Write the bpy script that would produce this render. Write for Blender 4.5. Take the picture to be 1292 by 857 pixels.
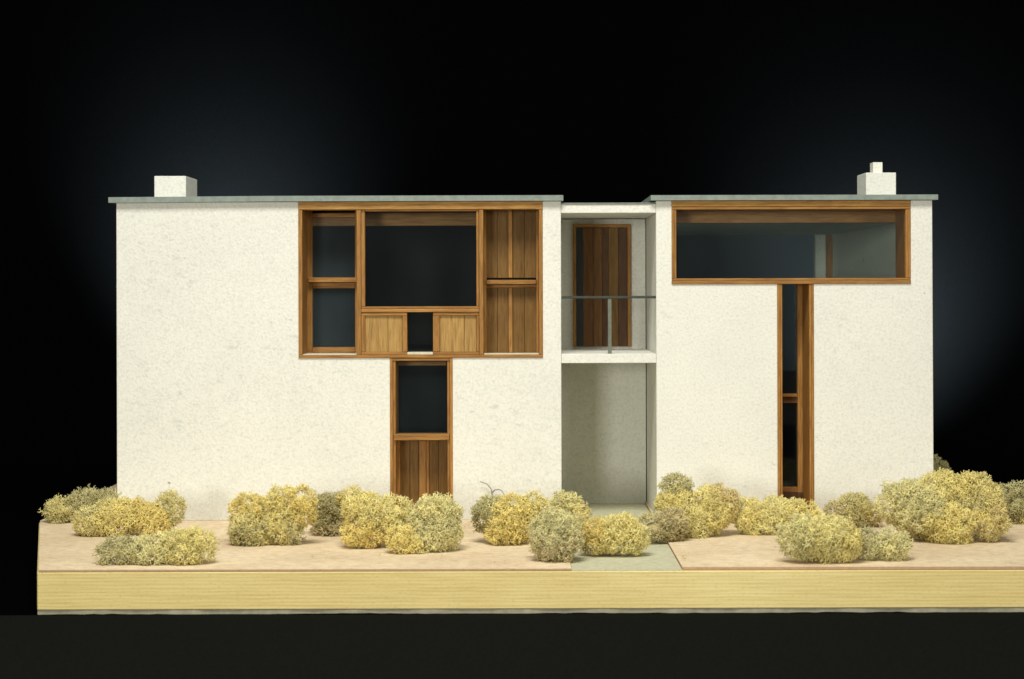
import bpy, bmesh, math, random
import numpy as np
from mathutils import Vector

for o in list(bpy.data.objects): bpy.data.objects.remove(o)
scene = bpy.context.scene
C = bpy.context.collection
random.seed(7); rng = np.random.default_rng(7)

# ---------------------------------------------------------------- camera, world, lamps
D, H = 2.4, 0.292            # camera distance from the facade plane, camera height over the ground board
cd = bpy.data.cameras.new('camera'); cam = bpy.data.objects.new('camera', cd); C.objects.link(cam)
cam.location = (0, -D, H)
cam.rotation_euler = (math.radians(90), math.radians(0.15), 0)
cd.lens = 66.87; cd.sensor_width = 36
cd.shift_x = -0.0108; cd.shift_y = -0.0499
cd.clip_start = 0.05; cd.clip_end = 60
cd.dof.use_dof = True; cd.dof.focus_distance = 2.38; cd.dof.aperture_fstop = 11
scene.camera = cam
w = bpy.data.worlds.new('World'); scene.world = w; w.use_nodes = True
w.node_tree.nodes['Background'].inputs[0].default_value = (0.92, 0.89, 0.80, 1)
w.node_tree.nodes['Background'].inputs[1].default_value = 0.20
scene.view_settings.view_transform = 'Standard'; scene.view_settings.look = 'None'
scene.view_settings.exposure = 0; scene.view_settings.gamma = 1

def area(name, loc, target, power, size, size_y=None, col=(1, 1, 1), spread=180):
    l = bpy.data.lights.new(name, 'AREA'); l.energy = power; l.size = size; l.color = col
    l.spread = math.radians(spread)
    if size_y: l.shape = 'RECTANGLE'; l.size_y = size_y
    o = bpy.data.objects.new(name, l); C.objects.link(o); o.location = loc
    o.rotation_euler = (Vector(target) - Vector(loc)).to_track_quat('-Z', 'Y').to_euler()
    return o
WARM = (1.0, 0.985, 0.90)
area('studio_lamp', (-1.75, -5.4, 0.50), (0.05, 0, 0.24), 90, 0.8, 0.75, WARM)
area('studio_lamp', (3.3, -4.7, 0.9), (0.0, 0, 0.2), 58, 1.1, 1.1, WARM)
area('studio_lamp', (-0.15, -1.35, 2.0), (0, -0.1, 0.0), 20, 1.1, 0.7, WARM, 110)
def back(loc, power, col=(0.66, 0.80, 0.84)):
    area('backdrop_lamp', loc, (loc[0], loc[1] + 1, loc[2] + 0.45), power, 0.06, 0.20, col, 88)
back((-0.555, 0.86, 0.25), 11)
back((0.665, 0.86, 0.14), 14)

# ---------------------------------------------------------------- materials
def newmat(name):
    m = bpy.data.materials.new(name); m.use_nodes = True
    nt = m.node_tree; b = nt.nodes['Principled BSDF']
    return m, nt, b
def N(nt, t, **kw):
    n = nt.nodes.new(t)
    for k, v in kw.items(): setattr(n, k, v)
    return n
def coords(nt, scale=(1, 1, 1), rnd=True):
    tc = N(nt, 'ShaderNodeTexCoord'); mp = N(nt, 'ShaderNodeMapping'); mp.inputs['Scale'].default_value = scale
    nt.links.new(tc.outputs['Object'], mp.inputs['Vector'])
    if rnd:
        oi = N(nt, 'ShaderNodeObjectInfo'); mu = N(nt, 'ShaderNodeMath', operation='MULTIPLY'); mu.inputs[1].default_value = 37.0
        nt.links.new(oi.outputs['Random'], mu.inputs[0]); cx = N(nt, 'ShaderNodeCombineXYZ')
        for i in range(3): nt.links.new(mu.outputs[0], cx.inputs[i])
        nt.links.new(cx.outputs[0], mp.inputs['Location'])
    return mp.outputs['Vector']
def noise(nt, vec, scale, detail=3, rough=0.55, dist=0):
    n = N(nt, 'ShaderNodeTexNoise'); n.inputs['Scale'].default_value = scale; n.inputs['Detail'].default_value = detail
    n.inputs['Roughness'].default_value = rough; n.inputs['Distortion'].default_value = dist
    nt.links.new(vec, n.inputs['Vector']); return n.outputs['Fac']
def ramp(nt, fac, stops):
    r = N(nt, 'ShaderNodeValToRGB'); e = r.color_ramp.elements
    while len(e) < len(stops): e.new(0.5)
    for i, (p, c) in enumerate(stops): e[i].position = p; e[i].color = (*c, 1)
    nt.links.new(fac, r.inputs[0]); return r.outputs[0]
def mixc(nt, fac, a, b, mode='MIX'):
    m = N(nt, 'ShaderNodeMix', data_type='RGBA', blend_type=mode)
    for s, v in ((m.inputs[0], fac), (m.inputs[6], a), (m.inputs[7], b)):
        if isinstance(v, (int, float)): s.default_value = v
        elif isinstance(v, tuple): s.default_value = (*v, 1)
        else: nt.links.new(v, s)
    return m.outputs[2]
def bump(nt, b, h, strength, dist):
    n = N(nt, 'ShaderNodeBump'); n.inputs['Strength'].default_value = strength; n.inputs['Distance'].default_value = dist
    nt.links.new(h, n.inputs['Height']); nt.links.new(n.outputs[0], b.inputs['Normal'])

def wall_mat(name, base, dirt=1.0):
    m, nt, b = newmat(name); v = coords(nt)
    c = ramp(nt, noise(nt, v, 330, 4, 0.7), [(0.34, tuple(x * .87 for x in base)), (0.50, base), (0.70, tuple(min(1, x * 1.05) for x in base))])
    big = ramp(nt, noise(nt, v, 9, 5, 0.62), [(0.36, (0.955, 0.955, 0.96)), (0.6, (1, 1, 1))])
    c = mixc(nt, 1.0, c, big, 'MULTIPLY')
    v2 = coords(nt, (70, 70, 150))                      # flattened fibres and smudges
    sm = ramp(nt, noise(nt, v2, 1, 2, 0.5), [(0.62, (1, 1, 1)), (0.72, (0.74, 0.76, 0.78))])
    patch = ramp(nt, noise(nt, v, 6, 2, 0.5), [(0.44, (0, 0, 0)), (0.58, (1, 1, 1))])
    mm = N(nt, 'ShaderNodeMath', operation='MULTIPLY'); mm.inputs[1].default_value = 0.5 * dirt; nt.links.new(patch, mm.inputs[0])
    c = mixc(nt, mm.outputs[0], c, mixc(nt, 1.0, c, sm, 'MULTIPLY'))
    vo = N(nt, 'ShaderNodeTexVoronoi'); vo.inputs['Scale'].default_value = 26; nt.links.new(v, vo.inputs['Vector'])
    sp = ramp(nt, vo.outputs['Distance'], [(0.045, (0.25, 0.24, 0.22)), (0.07, (1, 1, 1))])
    rare = ramp(nt, noise(nt, v, 14, 1, 0.5), [(0.64, (0, 0, 0)), (0.66, (1, 1, 1))])
    c = mixc(nt, rare, c, mixc(nt, 1.0, c, sp, 'MULTIPLY'))
    nt.links.new(c, b.inputs['Base Color']); b.inputs['Roughness'].default_value = 0.95; b.inputs['Specular IOR Level'].default_value = 0.20
    bump(nt, b, noise(nt, v, 300, 4, 0.65), 0.55, 0.0012)
    return m
M_wall = wall_mat('rough_white_card', (0.765, 0.76, 0.69))
M_wall_in = wall_mat('pale_inner_card', (0.82, 0.86, 0.75), 0.3)
def plain(name, col, rough=0.85, sc=200, amp=0.12, bs=0.2):
    m, nt, b = newmat(name); v = coords(nt)
    c = ramp(nt, noise(nt, v, sc, 4, 0.6), [(0.3, tuple(x * (1 - amp) for x in col)), (0.7, tuple(min(1, x * (1 + amp)) for x in col))])
    nt.links.new(c, b.inputs['Base Color']); b.inputs['Roughness'].default_value = rough; b.inputs['Specular IOR Level'].default_value = 0.2
    if 'felt' in name: b.inputs['Specular IOR Level'].default_value = 0.0
    bump(nt, b, noise(nt, v, sc * 1.3, 3), bs, 0.0008)
    return m
M_roof = plain('grey_green_roof_card', (0.235, 0.275, 0.245), 0.8, 120, 0.16)
M_dark = plain('charcoal_shade_card', (0.022, 0.022, 0.02), 0.9)  # near-black colour stands in for shade in rooms and gaps
M_rail = plain('painted_dark_rail', (0.05, 0.056, 0.045), 0.5, 150, 0.2)
M_post = plain('painted_grey_post', (0.15, 0.165, 0.13), 0.5, 150, 0.2)
M_path = plain('grey_path_card', (0.55, 0.535, 0.37), 0.9, 160, 0.12)
M_sill = plain('pale_sill_card', (0.62, 0.58, 0.44), 0.85)
M_twig = plain('grey_twig', (0.26, 0.26, 0.23), 0.8)

def wood(name, axis, dark, mid, light, spread=0.35):
    m, nt, b = newmat(name)
    sc = [1, 1, 1]; sc[axis] = 0.11
    v = coords(nt, tuple(sc))
    g = noise(nt, v, 260, 5, 0.7, 0.5)
    c = ramp(nt, g, [(0.28, dark), (0.5, mid), (0.72, light)])
    sc2 = [1, 1, 1]; sc2[axis] = 0.05
    pores = ramp(nt, noise(nt, coords(nt, tuple(sc2)), 800, 2, 0.6), [(0.36, (0.62, 0.58, 0.55)), (0.5, (1, 1, 1))])
    c = mixc(nt, 0.7, c, pores, 'MULTIPLY')
    oi = N(nt, 'ShaderNodeObjectInfo')
    tone = ramp(nt, oi.outputs['Random'], [(0, (1 - spread,) * 3), (1, (1 + spread * .25, 1 + spread * .2, 1))])
    c = mixc(nt, 1.0, c, tone, 'MULTIPLY')
    nt.links.new(c, b.inputs['Base Color']); b.inputs['Roughness'].default_value = 0.6; b.inputs['Specular IOR Level'].default_value = 0.3
    bump(nt, b, g, 0.25, 0.0006)
    return m
dk, md, lt = (0.31, 0.145, 0.036), (0.45, 0.235, 0.060), (0.57, 0.325, 0.092)
M_head = wood('mahogany_header', 0, dk, md, lt, 0.1)
f_ = lambda c: (c[0] * .80, c[1] * .74, c[2] * .70)
M_wx = wood('mahogany_grain_across', 0, f_(dk), f_(md), f_(lt), 0.18)
M_wz = wood('mahogany_grain_upright', 2, f_(dk), f_(md), f_(lt), 0.18)
M_panel = wood('mahogany_panel', 2, (0.135, 0.066, 0.013), (0.19, 0.097, 0.020), (0.24, 0.13, 0.030), 0.12)
M_panel_y = wood('golden_mahogany_panel', 2, (0.31, 0.175, 0.05), (0.42, 0.25, 0.075), (0.51, 0.32, 0.105), 0.1)
M_dark_panel = wood('dark_walnut_board', 2, (0.06, 0.028, 0.012), (0.105, 0.05, 0.02), (0.15, 0.075, 0.032), 0.3)
M_red_panel = wood('reddish_walnut_board', 2, (0.12, 0.053, 0.018), (0.19, 0.088, 0.03), (0.25, 0.125, 0.045), 0.25)
M_slate = plain('slate_blue_board', (0.045, 0.05, 0.055), 0.6)

def ground_mat():
    m, nt, b = newmat('tan_ground_card'); v = coords(nt)
    c = ramp(nt, noise(nt, v, 90, 6, 0.7), [(0.3, (0.66, 0.52, 0.34)), (0.52, (0.81, 0.66, 0.45)), (0.72, (0.88, 0.755, 0.52))])
    bl = ramp(nt, noise(nt, v, 7, 4, 0.6), [(0.35, (0.84, 0.80, 0.76)), (0.6, (1, 1, 1))])
    c = mixc(nt, 1.0, c, bl, 'MULTIPLY')
    fl = ramp(nt, noise(nt, v, 520, 2, 0.5), [(0.30, (0.74, 0.68, 0.6)), (0.42, (1, 1, 1))])
    c = mixc(nt, 0.6, c, fl, 'MULTIPLY')
    nt.links.new(c, b.inputs['Base Color']); b.inputs['Roughness'].default_value = 0.95; b.inputs['Specular IOR Level'].default_value = 0.1
    bump(nt, b, noise(nt, v, 240, 4, 0.7), 0.5, 0.001)
    return m
M_ground = ground_mat()
M_edge = plain('red_brown_card_edge', (0.46, 0.30, 0.18), 0.9)
def pine_mat():
    m, nt, b = newmat('pale_pine')
    v = coords(nt, (0.035, 1, 1), False)
    wv = N(nt, 'ShaderNodeTexWave', wave_type='BANDS', bands_direction='Z'); wv.inputs['Scale'].default_value = 85
    wv.inputs['Distortion'].default_value = 3.5; wv.inputs['Detail'].default_value = 4; wv.inputs['Detail Scale'].default_value = 0.7
    wv.inputs['Detail Roughness'].default_value = 0.6
    v1 = coords(nt, (0.30, 1, 1), False); nt.links.new(v1, wv.inputs['Vector'])
    c = ramp(nt, wv.outputs['Fac'], [(0.0, (0.76, 0.61, 0.27)), (0.35, (0.80, 0.665, 0.305)), (1.0, (0.83, 0.70, 0.33))])
    st = ramp(nt, noise(nt, v, 420, 4, 0.6), [(0.34, (0.87, 0.84, 0.76)), (0.55, (1, 1, 1))])
    c = mixc(nt, 0.8, c, st, 'MULTIPLY')
    pr = ramp(nt, noise(nt, coords(nt, (0.25, 1, 1), False), 850, 3, 0.7), [(0.32, (0.78, 0.74, 0.62)), (0.45, (1, 1, 1))])
    c = mixc(nt, 0.8, c, pr, 'MULTIPLY')
    bl = ramp(nt, noise(nt, coords(nt, (0.4, 1, 1), False), 12, 3, 0.6), [(0.35, (0.9, 0.87, 0.8)), (0.65, (1, 1, 1))])
    c = mixc(nt, 1.0, c, bl, 'MULTIPLY')
    nt.links.new(c, b.inputs['Base Color']); b.inputs['Roughness'].default_value = 0.7; b.inputs['Specular IOR Level'].default_value = 0.2
    bump(nt, b, noise(nt, v, 420, 4, 0.6), 0.3, 0.0008)
    return m
M_pine = pine_mat()
M_grey = plain('grey_board_edge', (0.33, 0.31, 0.22), 0.9, 90, 0.2)
M_cloth = plain('black_felt', (0.0090, 0.0097, 0.0080), 1.0, 400, 0.25, 0.3)
M_back = plain('blue_black_felt', (0.0012, 0.0013, 0.0014), 1.0, 400, 0.2, 0.2)

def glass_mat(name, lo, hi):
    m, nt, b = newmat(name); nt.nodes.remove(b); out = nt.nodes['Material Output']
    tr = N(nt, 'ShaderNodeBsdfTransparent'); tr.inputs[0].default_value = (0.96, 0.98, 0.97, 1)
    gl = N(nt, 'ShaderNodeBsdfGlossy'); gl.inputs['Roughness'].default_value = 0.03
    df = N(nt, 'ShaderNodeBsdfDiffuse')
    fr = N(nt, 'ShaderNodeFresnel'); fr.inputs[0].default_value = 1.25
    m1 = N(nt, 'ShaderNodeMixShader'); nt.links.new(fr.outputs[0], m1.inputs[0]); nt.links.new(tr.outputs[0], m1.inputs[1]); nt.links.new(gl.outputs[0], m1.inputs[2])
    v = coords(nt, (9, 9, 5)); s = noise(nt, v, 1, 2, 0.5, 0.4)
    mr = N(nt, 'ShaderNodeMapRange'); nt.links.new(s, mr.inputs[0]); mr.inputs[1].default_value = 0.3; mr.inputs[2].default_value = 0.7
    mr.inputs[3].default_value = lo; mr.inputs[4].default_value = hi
    df.inputs[0].default_value = (0.52, 0.72, 0.80, 1)  # bluish diffuse colour paints reflections and haze onto the panes
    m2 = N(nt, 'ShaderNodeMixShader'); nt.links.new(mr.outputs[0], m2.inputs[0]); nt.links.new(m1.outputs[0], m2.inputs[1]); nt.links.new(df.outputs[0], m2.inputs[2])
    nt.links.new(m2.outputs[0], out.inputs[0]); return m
M_glass = glass_mat('clear_acetate', 0.003, 0.006); M_reflect = glass_mat('reflection_tint_acetate', 0.016, 0.030); M_haze = glass_mat('painted_haze_acetate', 0.006, 0.012)

def lichen_mat():
    m, nt, b = newmat('lichen')
    at = N(nt, 'ShaderNodeAttribute'); at.attribute_name = 'tint'
    v = coords(nt); c = ramp(nt, noise(nt, v, 160, 3, 0.6), [(0.3, (0.74, 0.74, 0.70)), (0.7, (1.15, 1.13, 1.06))])
    c = mixc(nt, 1.0, at.outputs['Color'], c, 'MULTIPLY')
    nt.links.new(c, b.inputs['Base Color']); b.inputs['Roughness'].default_value = 1.0; b.inputs['Specular IOR Level'].default_value = 0.0
    return m
M_lichen = lichen_mat()

# ---------------------------------------------------------------- building helpers
def wpos(o):
    p = Vector(o.location)
    while o.parent: o = o.parent; p += Vector(o.location)
    return p
def make(name, verts, faces, mat, parent=None, origin=None, bevel=0.0, mats=None, fm=None):
    vs = np.array(verts, dtype=float)
    if origin is None:
        lo, hi = vs.min(0), vs.max(0); origin = ((lo[0] + hi[0]) / 2, (lo[1] + hi[1]) / 2, lo[2])
    origin = Vector(origin); vs = vs - np.array(origin)
    me = bpy.data.meshes.new(name); me.from_pydata(vs.tolist(), [], faces)
    bm = bmesh.new(); bm.from_mesh(me); bmesh.ops.recalc_face_normals(bm, faces=bm.faces)
    if bevel: bmesh.ops.bevel(bm, geom=bm.edges[:], offset=bevel, segments=1, affect='EDGES')
    bm.to_mesh(me); bm.free()
    me.materials.append(mat)
    o = bpy.data.objects.new(name, me); C.objects.link(o)
    if parent: o.parent = parent; o.location = origin - wpos(parent)
    else: o.location = origin
    return o
def empty(name, loc, parent=None):
    o = bpy.data.objects.new(name, None); C.objects.link(o); o.empty_display_size = 0.02
    if parent: o.parent = parent; o.location = Vector(loc) - wpos(parent)
    else: o.location = loc
    return o
def tag(o, label=None, cat=None, group=None, kind=None):
    for k, v in (('label', label), ('category', cat), ('group', group), ('kind', kind)):
        if v: o[k] = v
    return o
def S(y): return D / (D + y)
def X(px, y=0): return (px - 660) / 1000 / S(y)          # photo pixel seen at depth y -> metres
def Z(py, y=0): return H + (364 - py) / 1000 / S(y)
def boxw(name, x0, x1, y0, y1, z0, z1, mat, parent=None, bevel=0.0004):
    v = [(x, y, z) for x in (x0, x1) for y in (y0, y1) for z in (z0, z1)]
    f = [(0, 1, 3, 2), (4, 6, 7, 5), (0, 4, 5, 1), (2, 3, 7, 6), (0, 2, 6, 4), (1, 5, 7, 3)]
    return make(name, v, f, mat, parent, bevel=bevel)
def bar(name, px0, px1, py0, py1, y0, y1, mat, parent, bevel=0.0004):
    """box whose FRONT face (at depth y0) covers these measured limits"""
    if name == 'plank': bevel = 0.00015
    return boxw(name, X(px0, y0), X(px1, y0), y0, y1, Z(py1, y0), Z(py0, y0), mat, parent, bevel)
def prism(name, poly, y0, y1, mat, parent, bevel=0.0005):
    n = len(poly); v = [(X(a), y0, max(0.0, Z(b))) for a, b in poly] + [(X(a), y1, max(0.0, Z(b))) for a, b in poly]
    f = [tuple(range(n)), tuple(range(2 * n - 1, n - 1, -1))] + [(i, (i + 1) % n, n + (i + 1) % n, n + i) for i in range(n)]
    return make(name, v, f, mat, parent, bevel=bevel)

# ---------------------------------------------------------------- setting: felt sweep, base, ground cards
TZ = -0.0465; TB = TZ - 0.0008
vs, fs = [], []
prof = [(-2.2, TB)] + [(-2.0 + 0.2 * i, TB) for i in range(15)]
for k in range(1, 11):
    a = k / 10 * math.pi / 2; prof.append((0.93 + 0.25 * math.sin(a), TB + 0.25 - 0.25 * math.cos(a)))
prof += [(1.18, TB + 0.25 + 0.25 * i) for i in range(1, 10)]
nx = 90
for j, (y, z) in enumerate(prof):
    for i in range(nx + 1):
        x = -3.2 + 6.4 * i / nx
        amp = min(1, max(0, (z - TB - 0.1) / 0.6))
        vs.append((x, y + amp * (0.010 * math.sin(x * 7.1 + 0.8) + 0.006 * math.sin(x * 12.7 + 2)), z))
for j in range(len(prof) - 1):
    for i in range(nx):
        a = j * (nx + 1) + i; fs.append((a, a + 1, a + nx + 2, a + nx + 1))
bd = make('backdrop', vs, fs, M_back); tag(bd, 'black felt backdrop sweeping up behind the model', kind='structure')
for p in bd.data.polygons: p.use_smooth = True

YF, XL, XR, YB = -0.42, -0.6125, 0.651, 0.86
XC = (46 - 660) / 1000 / S(YF)                       # the clipped front left corner
outline = [(XC, YF), (XR, YF), (XR, YB), (XL, YB), (XL, 0.004)]
def slab(name, poly, z0, z1, mat, parent=None, bevel=0.0006):
    n = len(poly); v = [(x, y, z0) for x, y in poly] + [(x, y, z1) for x, y in poly]
    f = [tuple(range(n)), tuple(range(2 * n - 1, n - 1, -1))] + [(i, (i + 1) % n, n + (i + 1) % n, n + i) for i in range(n)]
    return make(name, v, f, mat, parent, bevel=bevel)
base = empty('display_base', (0, 0, TZ)); tag(base, 'thick pale pine board with fine grain carrying the house model', 'display base')
slab('pine_board', outline, TZ + 0.005, -0.0026, M_pine, base, 0.0007)
bbn = 120; bv, bf = [], []
for i in range(bbn + 1):
    x = XC + (XR - XC) * i / bbn
    jy = YF + .001 + .0006 * math.sin(i * .7) + random.uniform(0, .0005); jz = TZ + max(0, .0004 * math.sin(i * .23) + random.uniform(-.0003, .0006))
    bv += [(x, jy, jz), (x, jy, TZ + .0047), (x, YB if x > XL else YB, TZ + .0047), (x, YB, jz)]
for i in range(bbn):
    for k in range(4): bf.append((i * 4 + k, i * 4 + (k + 1) % 4, i * 4 + 4 + (k + 1) % 4, i * 4 + 4 + k))
bf += [(0, 1, 2, 3), (bbn * 4 + 3, bbn * 4 + 2, bbn * 4 + 1, bbn * 4)]
make('backing_board', bv, bf, M_grey, base)
tc_ = slab('table_cloth', [(-3.1, -2.15), (3.1, -2.15), (3.1, YF - 0.006), (-3.1, YF - 0.006)], TZ - 0.0004, TZ + 0.0006, M_cloth, None, 0)
tag(tc_, 'dark grey felt lying in front of the display base', kind='structure')
# ground cards: tan left, tan right, grey path between them running under the porch
px0, px1 = X(709.5), X(825.5)
e = 0.0012
gl_ = [(XC + e, YF + e), (px0, YF + e), (px0, 0.19), (px0, YB - e), (XL + e, YB - e), (XL + e, 0.004)]
def card(name, poly, z0, z1, label):
    o = slab(name, poly, z0, z1, M_ground, None, 0)
    o.data.materials.append(M_edge)
    for p in o.data.polygons:
        if abs(p.normal.z) < 0.5: p.material_index = 1
    return tag(o, label, kind='structure')
card('ground', gl_, -0.0020, 0.0, 'tan card ground left of the grey path')
card('ground', [(px1, YF + e + 0.003), (XR - e, YF + e), (XR - e, YB - e), (px1, YB - e)], -0.0020, 0.0008, 'tan card ground right of the grey path')
pt = slab('path', [(px0 + .0006, YF + e), (px1 - .0006, YF + e), (px1 - .0006, YB - e), (px0 + .0006, YB - e)], -0.0024, -0.0012, M_path, None, 0)
tag(pt, 'grey green card path leading under the balcony', kind='structure')

# ---------------------------------------------------------------- the house
house = empty('model_house', (0, 0.36, 0)); tag(house, 'white card model house with mahogany windows and balcony between two blocks', 'model house')
WT, HB = 0.065, 0.72        # wall thickness, house depth
prism('wall', [(147, 254), (377, 254), (377, 451), (492, 451), (492, 660), (147, 660)], 0, WT, M_wall, house)
prism('wall', [(684.5, 254), (708, 254), (708, 660), (570.5, 660), (570.5, 451), (684.5, 451)], 0, WT, M_wall, house)
prism('wall', [(828, 254), (848, 254), (848, 359), (981, 359), (981, 660), (828, 660)], 0, WT, M_wall, house)
prism('wall', [(1149, 254), (1176.5, 254), (1177.5, 660), (1026.5, 660), (1026.5, 359), (1149, 359)], 0, WT, M_wall, house)
# side walls (butted behind the front walls)
zt = Z(254)
for a, b, m in ((147, 159, M_wall), (697, 708, M_wall), (828, 839, M_wall), (1165, 1177, M_wall_in)):
    boxw('side_wall', X(a), X(b), WT + 0.0004, HB, 0, zt, m, house)
# back walls with wide openings
for a, b in ((159, 220), (640, 697)): boxw('back_wall', X(a), X(b), HB - 0.02, HB, 0, zt, M_wall, house)
boxw('back_wall', X(220), X(640), HB - 0.02, HB, Z(300), zt, M_wall, house)
boxw('back_wall', X(839), X(860), HB - 0.02, HB, 0, zt, M_wall, house)
boxw('back_wall', X(860.3), X(1028.6, HB - .02), HB - 0.02, HB, 0, Z(500), M_dark, house)  # low wall added in dark card so the slot window looks unlit
yb = HB - 0.02
boxw('back_wall', X(1029, yb), X(1042, yb), yb, HB, 0, Z(277.5), M_wall_in, house)
boxw('back_jamb', X(1042, yb) + .0003, X(1165) - .0003, yb + .002, HB, 0, Z(277.5), M_wz, house)
# left block lining, coloured near black in place of the shade indoors
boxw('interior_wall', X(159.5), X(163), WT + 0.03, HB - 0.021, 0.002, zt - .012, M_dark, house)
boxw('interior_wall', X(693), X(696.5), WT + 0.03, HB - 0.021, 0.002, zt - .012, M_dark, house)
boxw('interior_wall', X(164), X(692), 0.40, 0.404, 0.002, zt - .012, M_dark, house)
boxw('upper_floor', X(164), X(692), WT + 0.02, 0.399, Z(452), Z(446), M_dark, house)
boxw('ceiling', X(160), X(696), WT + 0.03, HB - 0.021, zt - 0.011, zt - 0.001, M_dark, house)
# right block: pale ceiling, dark floor
boxw('ceiling', X(839.5), X(1164.5), WT + 0.022, HB - 0.0004, Z(277.5) + .0003, zt - 0.001, M_wall_in, house)
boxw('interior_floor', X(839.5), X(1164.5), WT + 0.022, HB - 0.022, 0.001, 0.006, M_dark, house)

# roofs
def roof(pa, pb, y0, y1, pt_, pb_, sag):
    n = 14; v = []; f = []
    for i in range(n + 1):
        px = pa + (pb - pa) * i / n; dz = sag(i / n) / 1000
        for (y, p) in ((y0, pb_), (y0, pt_), (y1, pt_), (y1, pb_)): v.append((X(px, y0), y, H + (364 - p) / 1000 - dz))
    for i in range(n):
        for k in range(4): f.append((i * 4 + k, i * 4 + (k + 1) % 4, i * 4 + 4 + (k + 1) % 4, i * 4 + 4 + k))
    f += [(0, 1, 2, 3), (n * 4 + 3, n * 4 + 2, n * 4 + 1, n * 4)]
    return make('roof', v, f, M_roof, house)
roof(137, 711, -0.008, HB + 0.012, 246.8, 253.7, lambda t: 1.2 * max(0, 0.35 - t) / 0.35)
roof(821.5, 1184, -0.008, HB + 0.012, 247.2, 253.7, lambda t: 0.0)
boxw('balcony_roof', X(708.5), X(827.5), -0.001, 0.22, Z(257.8) , Z(256.2), M_roof, house)

# chimneys
c1 = boxw('chimney', X(195, .1), X(235, .1), 0.1, 0.186, Z(246.4), Z(221, .1), M_wall, house, 0.0006)
c2 = boxw('chimney', X(1093, .1), X(1131, .1), 0.1, 0.166, Z(246.7), Z(219, .1), M_wall, house, 0.0006)
boxw('flue', X(1102, .12), X(1114, .12), 0.12, 0.142, Z(219, .1) + .0001, Z(206, .12), M_wall, c2)

# recess with balcony
RY = 0.189
bw = X(816, RY)
boxw('recess_wall', X(708.4), bw - 0.0015, RY, RY + 0.01, -0.0015, Z(270), M_wall, house)
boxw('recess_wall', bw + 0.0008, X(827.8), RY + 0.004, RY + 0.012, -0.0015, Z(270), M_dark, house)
bar('ceiling_slab', 708.3, 827.8, 258, 269, 0.001, 0.22, M_wall, house)
balcony = empty('balcony', (X(768), 0.09, Z(458)), house)
bar('slab', 708.3, 827.9, 447, 458.5, -0.001, RY - .0005, M_wall, balcony)
bar('handrail', 708.6, 827.6, 373.8, 377, 0.004, 0.0072, M_rail, balcony)
bar('post', 767, 771.6, 377.2, 447.2, 0.005, 0.009, M_post, balcony)
# balcony door on the back wall
door = empty('balcony_door', (X(760, RY), RY, Z(440, RY)), house)
q = RY - 0.006
def dbar(n, a, b, c, d, y0, y1, m): return bar(n, a, b, c, d, y0, y1, m, door)
dbar('door_frame', 723, 727, 283, 438, q, RY - .0003, M_wz)
dbar('door_frame', 792, 796, 283, 438, q, RY - .0003, M_wz)
dbar('door_frame', 727.1, 791.9, 283, 287, q, RY - .0003, M_wx)
for a, b, m, lab in ((727.3, 735.6, M_slate, 'slate grey strip at the left edge of the door'), (736, 748.4, M_red_panel, None), (748.8, 759.6, M_red_panel, None),
                     (760, 767.4, M_dark_panel, None), (767.8, 780, M_panel, 'lighter orange brown plank'), (780.4, 791.6, M_dark_panel, None)):
    o = dbar('plank', a, b, 287.4, 437.6, q + .003 + random.uniform(-.0004, .0004), RY - .0003, m)
    if lab: o['label'] = lab

# ---------------------------------------------------------------- big left window group (upper)
win = empty('window_wall', (X(530), 0, Z(451)), house)
def wb(n, a, b, c, d, y0, y1, m, bv=0.0004): return bar(n, a, b, c, d, y0, y1, m, win, bv)
P = -0.002
wb('header', 376.6, 684.9, 253.9, 264, P, 0.03, M_head, 0.0006)
wb('jamb', 376.6, 381.4, 264.2, 447.3, P + .0006, 0.055, M_wz)
wb('jamb', 680, 684.9, 264.2, 447.3, P + .0006, 0.055, M_wz)
wb('bottom_rail', 376.6, 684.9, 447.5, 451.4, P, 0.060, M_wx)
wb('mullion', 450, 455.4, 264.2, 447.3, -.001, 0.055, M_wz)
wb('mullion', 604.6, 610, 264.2, 447.3, -.001, 0.055, M_wz)
# central picture window
wb('sash_stile', 455.6, 460.4, 264.3, 386.2, .0015, .016, M_wz)
wb('sash_stile', 601.2, 604.4, 264.3, 386.2, .0015, .016, M_wz)
wb('sash_rail', 460.6, 601.0, 264.3, 266.2, .0015, .016, M_wx)
wb('sash_rail', 455.6, 604.4, 386.4, 389.2, .0012, .016, M_wx)
wb('middle_rail', 455.6, 604.4, 389.4, 393.6, -.0006, .03, M_wx)
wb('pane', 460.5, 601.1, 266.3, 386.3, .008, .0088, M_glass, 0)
# inner beam behind the glazing
boxw('inner_beam', X(382), X(603), 0.0665, 0.078, Z(284.5, .0665), Z(268, .0665), M_wx, win)
# left pair of lights, set back
ys = .056
wb('back_stile', 386.5, 394, 264, 446, ys, ys + .009, M_wz)
wb('back_stile', 448, 458, 264, 446, ys, ys + .009, M_wz)
wb('back_rail', 394.1, 447.9, 268.5, 273.5, ys + .001, ys + .009, M_wx)
wb('transom', 389, 455, 349.6, 355.6, ys - .010, ys + .008, M_wx)
wb('transom', 394.1, 447.9, 356, 363.2, ys - .001, ys + .008, M_wx)
wb('back_rail', 394.1, 447.9, 437.5, 444.4, ys, ys + .008, M_wx)
wb('pane', 394.05, 447.95, 273.6, 349.5, ys + .004, ys + .0046, M_reflect, 0)
wb('pane', 394.05, 447.95, 363.3, 437.4, ys + .004, ys + .0046, M_reflect, 0)
wb('sill', 381.6, 449.8, 446.4, 447.6, .002, .052, M_sill)
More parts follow.
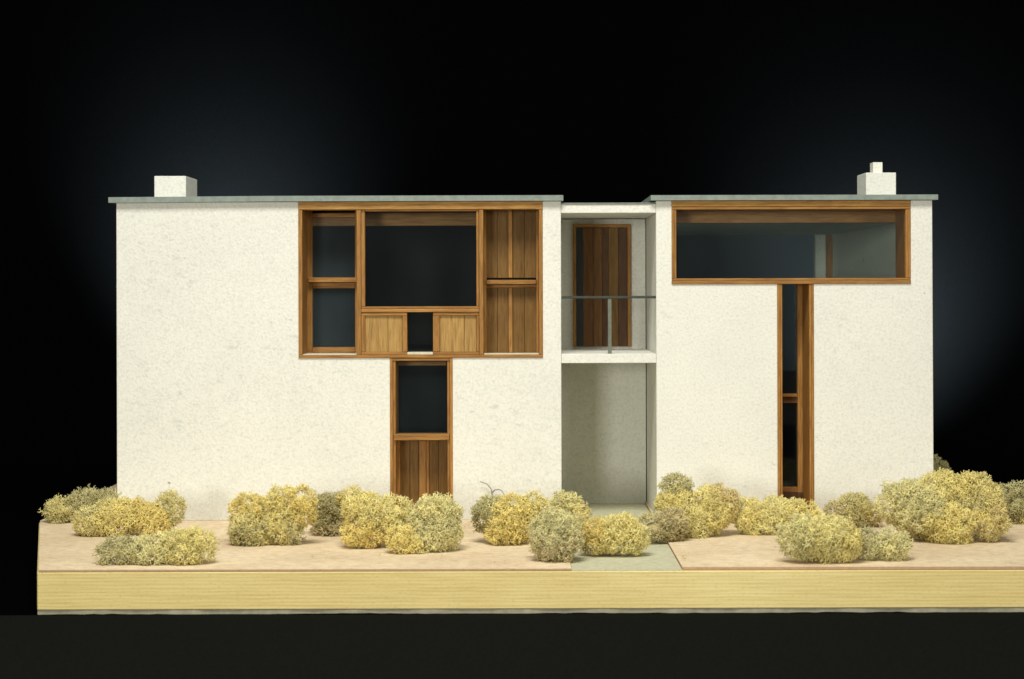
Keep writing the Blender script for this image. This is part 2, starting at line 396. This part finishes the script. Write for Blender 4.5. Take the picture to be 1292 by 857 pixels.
# cupboard panels under the picture window
def cupboard(a, b, seam, sl, sr):
    wb('cupboard_rail', a, b, 393.9, 398, .0012, .02, M_wx)
    wb('cupboard_rail', a, b, 443.8, 447.3, .0012, .02, M_wx)
    wb('cupboard_stile', a, a + sl, 398.2, 443.6, .0008, .02, M_wz)
    wb('cupboard_stile', b - sr, b, 398.2, 443.6, .0008, .02, M_wz)
    wb('plank', a + sl + .2, seam - .25, 398.2, 443.6, .0042, .02, M_panel_y)
    wb('plank', seam + .25, b - sr - .2, 398.2, 443.6, .0046, .02, M_panel_y)
cupboard(455.6, 513.4, 489.4, 4.6, 5.6)
cupboard(546.2, 604.4, 585.5, 8.4, 3.2)
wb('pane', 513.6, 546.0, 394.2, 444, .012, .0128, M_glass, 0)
wb('sill', 513.6, 546.0, 444.2, 447.3, .0015, .03, M_sill)
# right boarded shutters, set back
ys = .040
wb('lining', 610.2, 613.8, 264.4, 446, ys - .008, ys + .01, M_wz)
wb('lining', 676.6, 679.6, 264.4, 446, ys - .006, ys + .01, M_wz)
for (t, b_) in ((265, 350.6), (363.2, 445)):
    wb('batten', 641.6, 646.6, t, b_, ys - .0035, ys + .01, M_wz)
    for a, c in ((614, 627.4), (627.8, 641.4), (646.8, 661.6), (662, 676.4)):
        wb('plank', a, c, t, b_, ys + random.uniform(0, .0012), ys + .01, M_panel)
wb('shelf', 613.9, 676.5, 353.2, 358.6, ys - .016, ys + .01, M_wx)
wb('shutter_rail', 613.9, 676.5, 359.0, 363, ys - .003, ys + .01, M_wx)
wb('sill', 610.2, 679.8, 446.2, 447.6, .002, .034, M_sill)

# lower stem of the T
win = empty('window_stem', (X(531), 0, 0), house)
wb('jamb', 491.7, 495.3, 451.6, 655.8, P + .0008, .06, M_wz)
wb('jamb', 495.4, 498.8, 455.2, 655.8, .001, .06, M_wz)
wb('jamb', 567.4, 570.8, 451.6, 655.8, P + .0008, .06, M_wz)
wb('jamb', 564, 567.3, 455.2, 655.8, .001, .06, M_wz)
wb('top_rail', 495.4, 567.3, 451.6, 455, -.0005, .03, M_wx)
wb('middle_rail', 496.4, 566.4, 547.4, 555.2, -.0035, .0006, M_wx)
wb('middle_rail', 498.9, 563.9, 547.8, 555.4, .001, .03, M_wx)
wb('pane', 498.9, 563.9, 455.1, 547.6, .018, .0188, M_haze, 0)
wb('inner_beam', 500, 563, 455.5, 461, .05, .058, M_wx)
ys = .038
wb('lining', 499, 504.2, 555.6, 650, ys - .010, ys + .01, M_wz)
for a, c, dy in ((504.4, 516.4, 0), (516.8, 527.8, .0006), (541.2, 552.4, 0), (552.8, 563.8, .0007)):
    wb('plank', a, c, 555.6, 650, ys + dy, ys + .01, M_panel)
wb('batten', 528.2, 536.8, 555.6, 650, ys - .003, ys + .01, M_wz)
wb('batten', 537.3, 540.8, 555.6, 650, ys - .0015, ys + .01, M_wz)

# ---------------------------------------------------------------- right clerestory window
win = empty('strip_window', (X(1000), 0, Z(359)), house)
wb('header', 847.6, 1149.4, 253.9, 261.4, P, .03, M_head, 0.0006)
wb('header_trim', 847.8, 1149.2, 261.7, 265, P + .001, .066, M_wx)
wb('jamb', 847.6, 850.6, 265.2, 351.8, P + .001, .066, M_wz)
wb('jamb', 850.7, 853.6, 265.2, 351.8, -.0002, .066, M_wz)
wb('jamb', 1146.2, 1149.4, 265.2, 351.8, P + .001, .066, M_wz)
wb('jamb', 1143, 1146.1, 265.2, 351.8, -.0002, .066, M_wz)
wb('bottom_rail', 847.6, 1149.4, 354.8, 359.3, P, .066, M_wx)
wb('bottom_rail', 847.8, 1149.2, 352, 354.6, -.0002, .066, M_wx)
boxw('inner_beam', X(840), X(1164), .0665, .086, Z(282, .0665), Z(266, .0665) , M_wx, win)
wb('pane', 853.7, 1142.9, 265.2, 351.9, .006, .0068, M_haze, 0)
# slot window below it
win = empty('slot_window', (X(1004), 0, 0), house)
wb('jamb', 980.6, 984.2, 359.5, 655.8, P + .001, .06, M_wz)
wb('jamb', 984.3, 987, 359.5, 655.8, 0, .06, M_wz)
wb('jamb', 1023.8, 1026.9, 359.5, 655.8, P + .001, .066, M_wz)
wb('jamb', 1021, 1023.7, 359.5, 655.8, 0, .066, M_wz)
ys = .060
wb('back_stile', 1006.2, 1012.5, 359, 640, ys, ys + .012, M_wz)
wb('back_stile', 976, 980, 359, 640, ys, ys + .012, M_wz)
wb('transom', 980.1, 1006.1, 498, 501.6, ys - .004, ys + .01, M_wx)
wb('transom', 980.1, 1006.1, 502, 509.6, ys + .001, ys + .01, M_red_panel)
wb('bottom_rail', 980.1, 1006.1, 615.5, 622, ys, ys + .01, M_wx)
wb('dark_bottom_strip', 980.1, 1012.4, 622.3, 645, ys - .002, ys + .01, M_dark_panel)  # dark strip filling the gap below the bottom rail
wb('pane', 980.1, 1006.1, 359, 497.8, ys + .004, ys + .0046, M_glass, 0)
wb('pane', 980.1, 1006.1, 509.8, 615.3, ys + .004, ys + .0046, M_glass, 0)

# ---------------------------------------------------------------- lichen shrubs
def make_tuft(seed):
    r = np.random.default_rng(seed); segs = []
    def grow(p, d, L, rad, lev):
        q_ = p + d * L; segs.append((p, q_, rad, rad * .82))
        if lev == 3: return
        n = [3, 3, 2][lev] if r.random() > .25 else 2
        a0 = r.uniform(0, 6.28)
        u = np.cross(d, [0.3, 0.5, 0.8]); u /= np.linalg.norm(u); v = np.cross(d, u)
        for k in range(n):
            a = a0 + 6.283 * k / n + r.uniform(-.5, .5); t = r.uniform(.55, 1.15)
            nd = d * math.cos(t) + (u * math.cos(a) + v * math.sin(a)) * math.sin(t)
            grow(q_, nd / np.linalg.norm(nd), L * r.uniform(.62, .9), rad * .86, lev + 1)
    grow(np.zeros(3), np.array([0, 0, 1.0]), .0040, .00062, 0)
    V, F = [], []
    for p, q_, r0, r1 in segs:
        d = q_ - p; d /= np.linalg.norm(d)
        u = np.cross(d, [0.31, 0.52, 0.79]); u /= np.linalg.norm(u); v = np.cross(d, u); b = len(V)
        for c, rr in ((p, r0), (q_, r1)):
            for k in range(3): V.append(c + (u * math.cos(k * 2.0944) + v * math.sin(k * 2.0944)) * rr)
        for k in range(3):
            k2 = (k + 1) % 3; F += [(b + k, b + k2, b + 3 + k2), (b + k, b + 3 + k2, b + 3 + k)]
        F.append((b + 3, b + 4, b + 5))
    return np.array(V), np.array(F)
TUFTS = [make_tuft(s) for s in range(10)]
COLS = {'y': (0.89, 0.76, 0.30), 'p': (0.91, 0.83, 0.41), 'g': (0.74, 0.69, 0.38), 'd': (0.46, 0.41, 0.20), 'b': (0.72, 0.61, 0.35), 'o': (0.86, 0.69, 0.26)}
tri_total = 0
def ico(sub=2):
    bm = bmesh.new(); bmesh.ops.create_icosphere(bm, subdivisions=sub, radius=1)
    V = np.array([v.co[:] for v in bm.verts]); F = np.array([[v.index for v in f.verts] for f in bm.faces]); bm.free(); return V, F
ICO = ico()
def shrub(base_py, lobes, label, dens=1.0, dy=0.0):
    """lobes: (cx, cy, rx, ry, colour, depth offset mm) as measured in the photo, standing where base_py meets the ground"""
    global tri_total
    s = (base_py - 364) / 292.0; y0 = D / s - D + dy
    s = S(y0); L = []
    for (cx, cy, rx, ry, col, off) in lobes:
        y = y0 + off / 1000; sc = S(y)
        c = np.array([(cx - 660) / 1000 / sc, y, H + (364 - cy) / 1000 / sc]); rad = np.array([rx / 1000 / sc, 0.5 * (rx + ry) / 1000 / sc, ry / 1000 / sc])
        c[1] += rad[1] * 0.75
        rad = np.maximum(rad - .0035, .004); L.append((c, rad * np.array([.90, .90, .92]), col))
        for _ in range(5):
            dd = rng.normal(size=3); dd[1] = -abs(dd[1]); dd[2] = dd[2] * .8 + .25; dd /= np.linalg.norm(dd)
            kk = rng.uniform(.34, .5); L.append((c + dd * rad * (1 - kk * .95), np.full(3, float(rad.min())) * kk, col))
    AV, AF, AC = [], [], []; nv = 0
    for li, (c, rad, col) in enumerate(L):
        ph = rng.uniform(0, 6.28, 6)
        def lump(d): return 1 + .16 * np.sin(4.5 * d[:, 0] + ph[0]) * np.sin(5 * d[:, 2] + ph[1]) + .09 * np.sin(9 * d[:, 0] + ph[2] + 3 * d[:, 1]) * np.sin(8 * d[:, 2] + ph[3])
        a, b_, e_ = rad
        areaS = 4 * math.pi * (((a * b_) ** 1.6 + (a * e_) ** 1.6 + (b_ * e_) ** 1.6) / 3) ** (1 / 1.6)
        n = int(areaS / (0.0038 ** 2) * dens)
        d = rng.normal(size=(n, 3)); d /= np.linalg.norm(d, axis=1)[:, None]
        keep = (d[:, 1] < .35) | (rng.random(n) < .3); d = d[keep]
        depth = np.where(rng.random(len(d)) < .25, rng.uniform(.7, .9, len(d)), 1.0)
        depth = np.where(rng.random(len(d)) < .10, rng.uniform(1.03, 1.14, len(d)), depth)
        pts = c + d * rad * (lump(d) * depth)[:, None]
        nr = d / rad; nr /= np.linalg.norm(nr, axis=1)[:, None]
        ok = (pts[:, 2] > .0015) & (~((pts[:, 1] > -.006) & (pts[:, 1] < .3) & (pts[:, 0] > X(147)) & (pts[:, 0] < X(1177)) & ~((pts[:, 0] > X(712)) & (pts[:, 0] < X(824)))))
        for lj, (c2_, r2, _) in enumerate(L):
            if lj != li: ok &= (np.sum(((pts - c2_) / r2) ** 2, axis=1) > .8)
        pts, nr = pts[ok], nr[ok]
        nr = nr + rng.normal(scale=.35, size=nr.shape); nr /= np.linalg.norm(nr, axis=1)[:, None]
        bc = np.array(COLS[col[0]]); alt = np.array(COLS[col[1]] if len(col) > 1 else COLS[col[0]])
        f1, f2 = rng.uniform(50, 110, 2); p1, p2 = rng.uniform(0, 6, 2)
        for p, nn in zip(pts, nr):
            TV, TF = TUFTS[rng.integers(10)]
            u = np.cross(nn, rng.normal(size=3)); u /= np.linalg.norm(u); v = np.cross(nn, u)
            k = rng.uniform(.75, 1.15)
            W = (TV[:, :1] * u + TV[:, 1:2] * v + TV[:, 2:] * nn) * k + p
            W[:, 2] = np.maximum(W[:, 2], .0004)
            AV.append(W); AF.append(TF + nv); nv += len(W)
            t = .5 + .5 * math.sin(p[0] * f1 + p1) * math.sin(p[2] * f2 + p2) + rng.normal(scale=.18); t = min(1, max(0, t))
            cc = (bc * (1 - t * .8) + alt * t * .8) * rng.uniform(.80, 1.16)
            AC.append(np.tile(np.append(np.clip(cc, 0, 1), 1), (len(W), 1)))
        V, F = ICO; d = V; W = c + d * rad * (lump(d) * .75)[:, None]; W[:, 2] = np.maximum(W[:, 2], .0006)
        if W[:, 1].min() < .02: W[:, 1] = np.where((W[:, 0] > X(147)) & (W[:, 0] < X(1177)), np.minimum(W[:, 1], -.0015 if c[0] < X(708) or c[0] > X(828) else 9), W[:, 1])
        AV.append(W); AF.append(F + nv); nv += len(W); AC.append(np.tile(np.append(bc * .92, 1), (len(W), 1)))
    V = np.vstack(AV); F = np.vstack(AF); col_ = np.vstack(AC)
    org = np.array([(V[:, 0].min() + V[:, 0].max()) / 2, (V[:, 1].min() + V[:, 1].max()) / 2, 0.0])
    me = bpy.data.meshes.new('lichen_shrub'); me.vertices.add(len(V)); me.vertices.foreach_set('co', (V - org).ravel())
    me.loops.add(F.size); me.loops.foreach_set('vertex_index', F.ravel().astype(np.int32))
    me.polygons.add(len(F)); me.polygons.foreach_set('loop_start', np.arange(0, F.size, 3, dtype=np.int32)); me.update(calc_edges=True)
    at = me.color_attributes.new('tint', 'FLOAT_COLOR', 'POINT'); at.data.foreach_set('color', col_.ravel())
    me.polygons.foreach_set('use_smooth', np.ones(len(F), dtype=bool))
    me.materials.append(M_lichen)
    o = bpy.data.objects.new('lichen_shrub', me); C.objects.link(o); o.location = org; tri_total += len(F)
    return tag(o, label, 'shrub', 'lichen shrubs around the model house')

shrub(657, [(76, 645, 23, 15, 'yg', -6), (108, 636, 24, 17, 'gd', 2), (134, 632, 18, 12, 'gd', 14)], 'greenish lichen shrub at the far left beyond the house corner', dy=-.01)
shrub(676, [(108, 660, 18, 17, 'yg', 0), (138, 657, 27, 23, 'yp', -4), (166, 650, 18, 18, 'yo', 6)], 'yellow lichen shrub before the left corner of the house')
shrub(676, [(190, 659, 19, 19, 'yo', -3), (210, 644, 17, 20, 'gy', 8)], 'small two lobed lichen shrub casting a shadow on the left wall end')
shrub(712, [(145, 697, 25, 17, 'gd', 0), (186, 696, 30, 18, 'gp', -2), (225, 692, 30, 21, 'py', -2), (248, 690, 20, 18, 'yp', 2)], 'long low lichen shrub lying near the front left of the board')
shrub(688, [(312, 647, 25, 19, 'yo', 10), (314, 671, 26, 21, 'gy', -4), (352, 636, 18, 21, 'yp', 6), (354, 663, 22, 22, 'yg', 0), (380, 638, 15, 22, 'yo', -2), (368, 676, 14, 10, 'gd', 2)], 'many lobed lichen shrub with two upright knobs left of the tall window')
shrub(676, [(414, 650, 26, 22, 'dg', 4), (440, 632, 16, 14, 'yg', 4), (420, 668, 26, 11, 'bd', 0)], 'dark olive lichen shrub squeezed between two brighter ones left of the tall window')
shrub(692, [(462, 650, 30, 23, 'yp', 4), (458, 672, 27, 21, 'oy', -2), (496, 652, 26, 20, 'py', 4), (500, 664, 24, 18, 'py', 0)], 'large yellow lichen shrub at the left foot of the tall window')
shrub(699, [(507, 683, 20, 16, 'yo', 0), (528, 688, 13, 11, 'py', 2)], 'small bright yellow lichen shrub in front of the large ones below the tall window')
shrub(697, [(548, 653, 31, 23, 'pg', 6), (549, 674, 31, 24, 'gp', 0)], 'tall pale green lichen shrub covering the foot of the tall window')
shrub(688, [(618, 652, 21, 22, 'gd', 10), (648, 656, 28, 26, 'yo', -2), (672, 646, 18, 20, 'yp', 4), (638, 672, 24, 18, 'yo', -6)], 'golden lichen shrub with a grey twig rising behind it')
shrub(676, [(712, 644, 20, 19, 'pg', 6), (728, 655, 15, 16, 'yb', 4), (698, 655, 14, 16, 'gp', 6)], 'lichen shrub at the left corner of the porch behind a greyish ball')
shrub(710, [(702, 672, 29, 24, 'gp', 4), (701, 686, 29, 24, 'bg', -2)], 'greyish ball shaped lichen shrub beside the path')
shrub(702, [(752, 680, 21, 21, 'oy', 0), (780, 678, 28, 23, 'yp', -2), (800, 680, 16, 17, 'yp', 2)], 'yellow lichen shrub lying across the grey path')
shrub(686, [(826, 670, 22, 17, 'bg', 0), (848, 664, 18, 18, 'bd', 4)], 'brownish lichen shrub at the right edge of the path')
shrub(680, [(854, 619, 19, 16, 'gd', 14), (856, 640, 25, 23, 'yp', 4), (890, 648, 36, 27, 'yp', 2), (908, 638, 22, 22, 'ob', 8), (872, 662, 32, 19, 'py', -6)], 'tallest lichen shrub at the left foot of the right block')
shrub(677, [(948, 655, 21, 21, 'yp', 0), (984, 652, 26, 19, 'py', 2), (1014, 654, 20, 18, 'yp', 4), (965, 662, 30, 14, 'py', -2)], 'yellow lichen shrub at the foot of the narrow slot window')
shrub(714, [(1012, 680, 26, 24, 'pg', 0), (1045, 684, 36, 27, 'py', 0), (1066, 686, 20, 22, 'yp', 2)], 'rounded pale lichen shrub near the front edge right of the path')
shrub(668, [(1062, 648, 18, 14, 'bg', 2), (1080, 645, 22, 18, 'gy', 0), (1096, 652, 16, 15, 'yb', 0)], 'dull small lichen shrub against the right wall between brighter ones')
shrub(710, [(1098, 690, 20, 17, 'gd', 0), (1127, 692, 22, 18, 'pg', -2)], 'low grey green lichen shrub near the front edge beside the rounded pale one')
shrub(688, [(1146, 638, 34, 27, 'gp', 14), (1195, 632, 38, 30, 'py', 16), (1170, 650, 40, 30, 'gp', 4), (1200, 668, 34, 26, 'yp', -8), (1235, 634, 30, 30, 'yg', 10), (1250, 658, 24, 26, 'yb', 2)], 'very large lichen shrub wrapping the right corner of the house')
shrub(664, [(1284, 640, 22, 25, 'gd', 0), (1296, 650, 18, 16, 'gy', -2)], 'dark lichen shrub cut by the right edge of the picture')
shrub(616, [(1180, 598, 17, 17, 'gd', 0), (1172, 604, 14, 12, 'gd', 0)], 'dull lichen shrub half hidden behind the right end of the house')
print('lichen triangles', tri_total)

# ---------------------------------------------------------------- fallen lichen crumbs
CV, CF = [], []; n0 = 0
for (px_, py_, n_, sx, sy) in ((700, 712, 6, 90, 5), (430, 704, 6, 120, 8), (862, 706, 7, 6, 9), (985, 694, 5, 8, 5), (282, 684, 10, 10, 6), (980, 690, 6, 6, 10), (1140, 706, 6, 12, 6), (590, 668, 5, 10, 6), (715, 714, 6, 16, 4)):
    for _ in range(n_):
        a, b_ = rng.normal(px_, sx * .6), rng.normal(py_, sy * .5); s_ = (b_ - 364) / 292; yy = D / s_ - D
        if yy < YF + .004: continue
        TV, TF = TUFTS[rng.integers(10)]; k = rng.uniform(.12, .3)
        CV.append(TV * k + np.array([(a - 660) / 1000 / s_, yy, .0013])); CF.append(TF + n0); n0 += len(TV)
V = np.vstack(CV); F = np.vstack(CF)
cr = make('lichen_crumbs', V, [tuple(int(i) for i in f) for f in F], M_lichen)
at = cr.data.color_attributes.new('tint', 'FLOAT_COLOR', 'POINT'); at.data.foreach_set('color', np.tile([.6, .5, .24, 1], (len(cr.data.vertices), 1)).ravel())
tag(cr, 'fallen lichen crumbs on the tan board', 'crumbs', kind='stuff')

# ---------------------------------------------------------------- twig
def tube(name, chains, mat, rad0, label, cat):
    bm = bmesh.new()
    for ch, r in chains:
        prev = None
        for i, p in enumerate(ch):
            p = Vector(p); d = (Vector(ch[min(i + 1, len(ch) - 1)]) - Vector(ch[max(i - 1, 0)])).normalized()
            u = d.cross(Vector((0, 1, 0.1))).normalized(); v = d.cross(u); rr = r * (1 - .55 * i / (len(ch) - 1))
            ring = [bm.verts.new(p + (u * math.cos(k * 1.0472) + v * math.sin(k * 1.0472)) * rr) for k in range(6)]
            if prev:
                for k in range(6): bm.faces.new((prev[k], prev[(k + 1) % 6], ring[(k + 1) % 6], ring[k]))
            else: bm.faces.new(ring)
            prev = ring
        bm.faces.new(prev)
    me = bpy.data.meshes.new(name); bmesh.ops.recalc_face_normals(bm, faces=bm.faces); bm.to_mesh(me); bm.free(); me.materials.append(mat)
    for p in me.polygons: p.use_smooth = True
    o = bpy.data.objects.new(name, me); C.objects.link(o); return tag(o, label, cat)
yt = -.006
def tp(pts, y=yt): return [(X(a, y), y, Z(b, y)) for a, b in pts]
tube('twig', [(tp([(626, 655), (624, 640), (621, 628), (620, 622), (619, 617), (614, 611), (605, 607.5)]), .0011),
              (tp([(620, 622), (624, 618), (629, 617.5), (633, 620), (636, 625), (635, 629)]), .0009)], M_twig, .001,
     'thin curved grey twig standing against the white wall behind a golden shrub', 'twig')

scene.render.engine = 'CYCLES'
scene.cycles.max_bounces = 8; scene.cycles.transparent_max_bounces = 12
scene.render.resolution_x = 1024; scene.render.resolution_y = 679
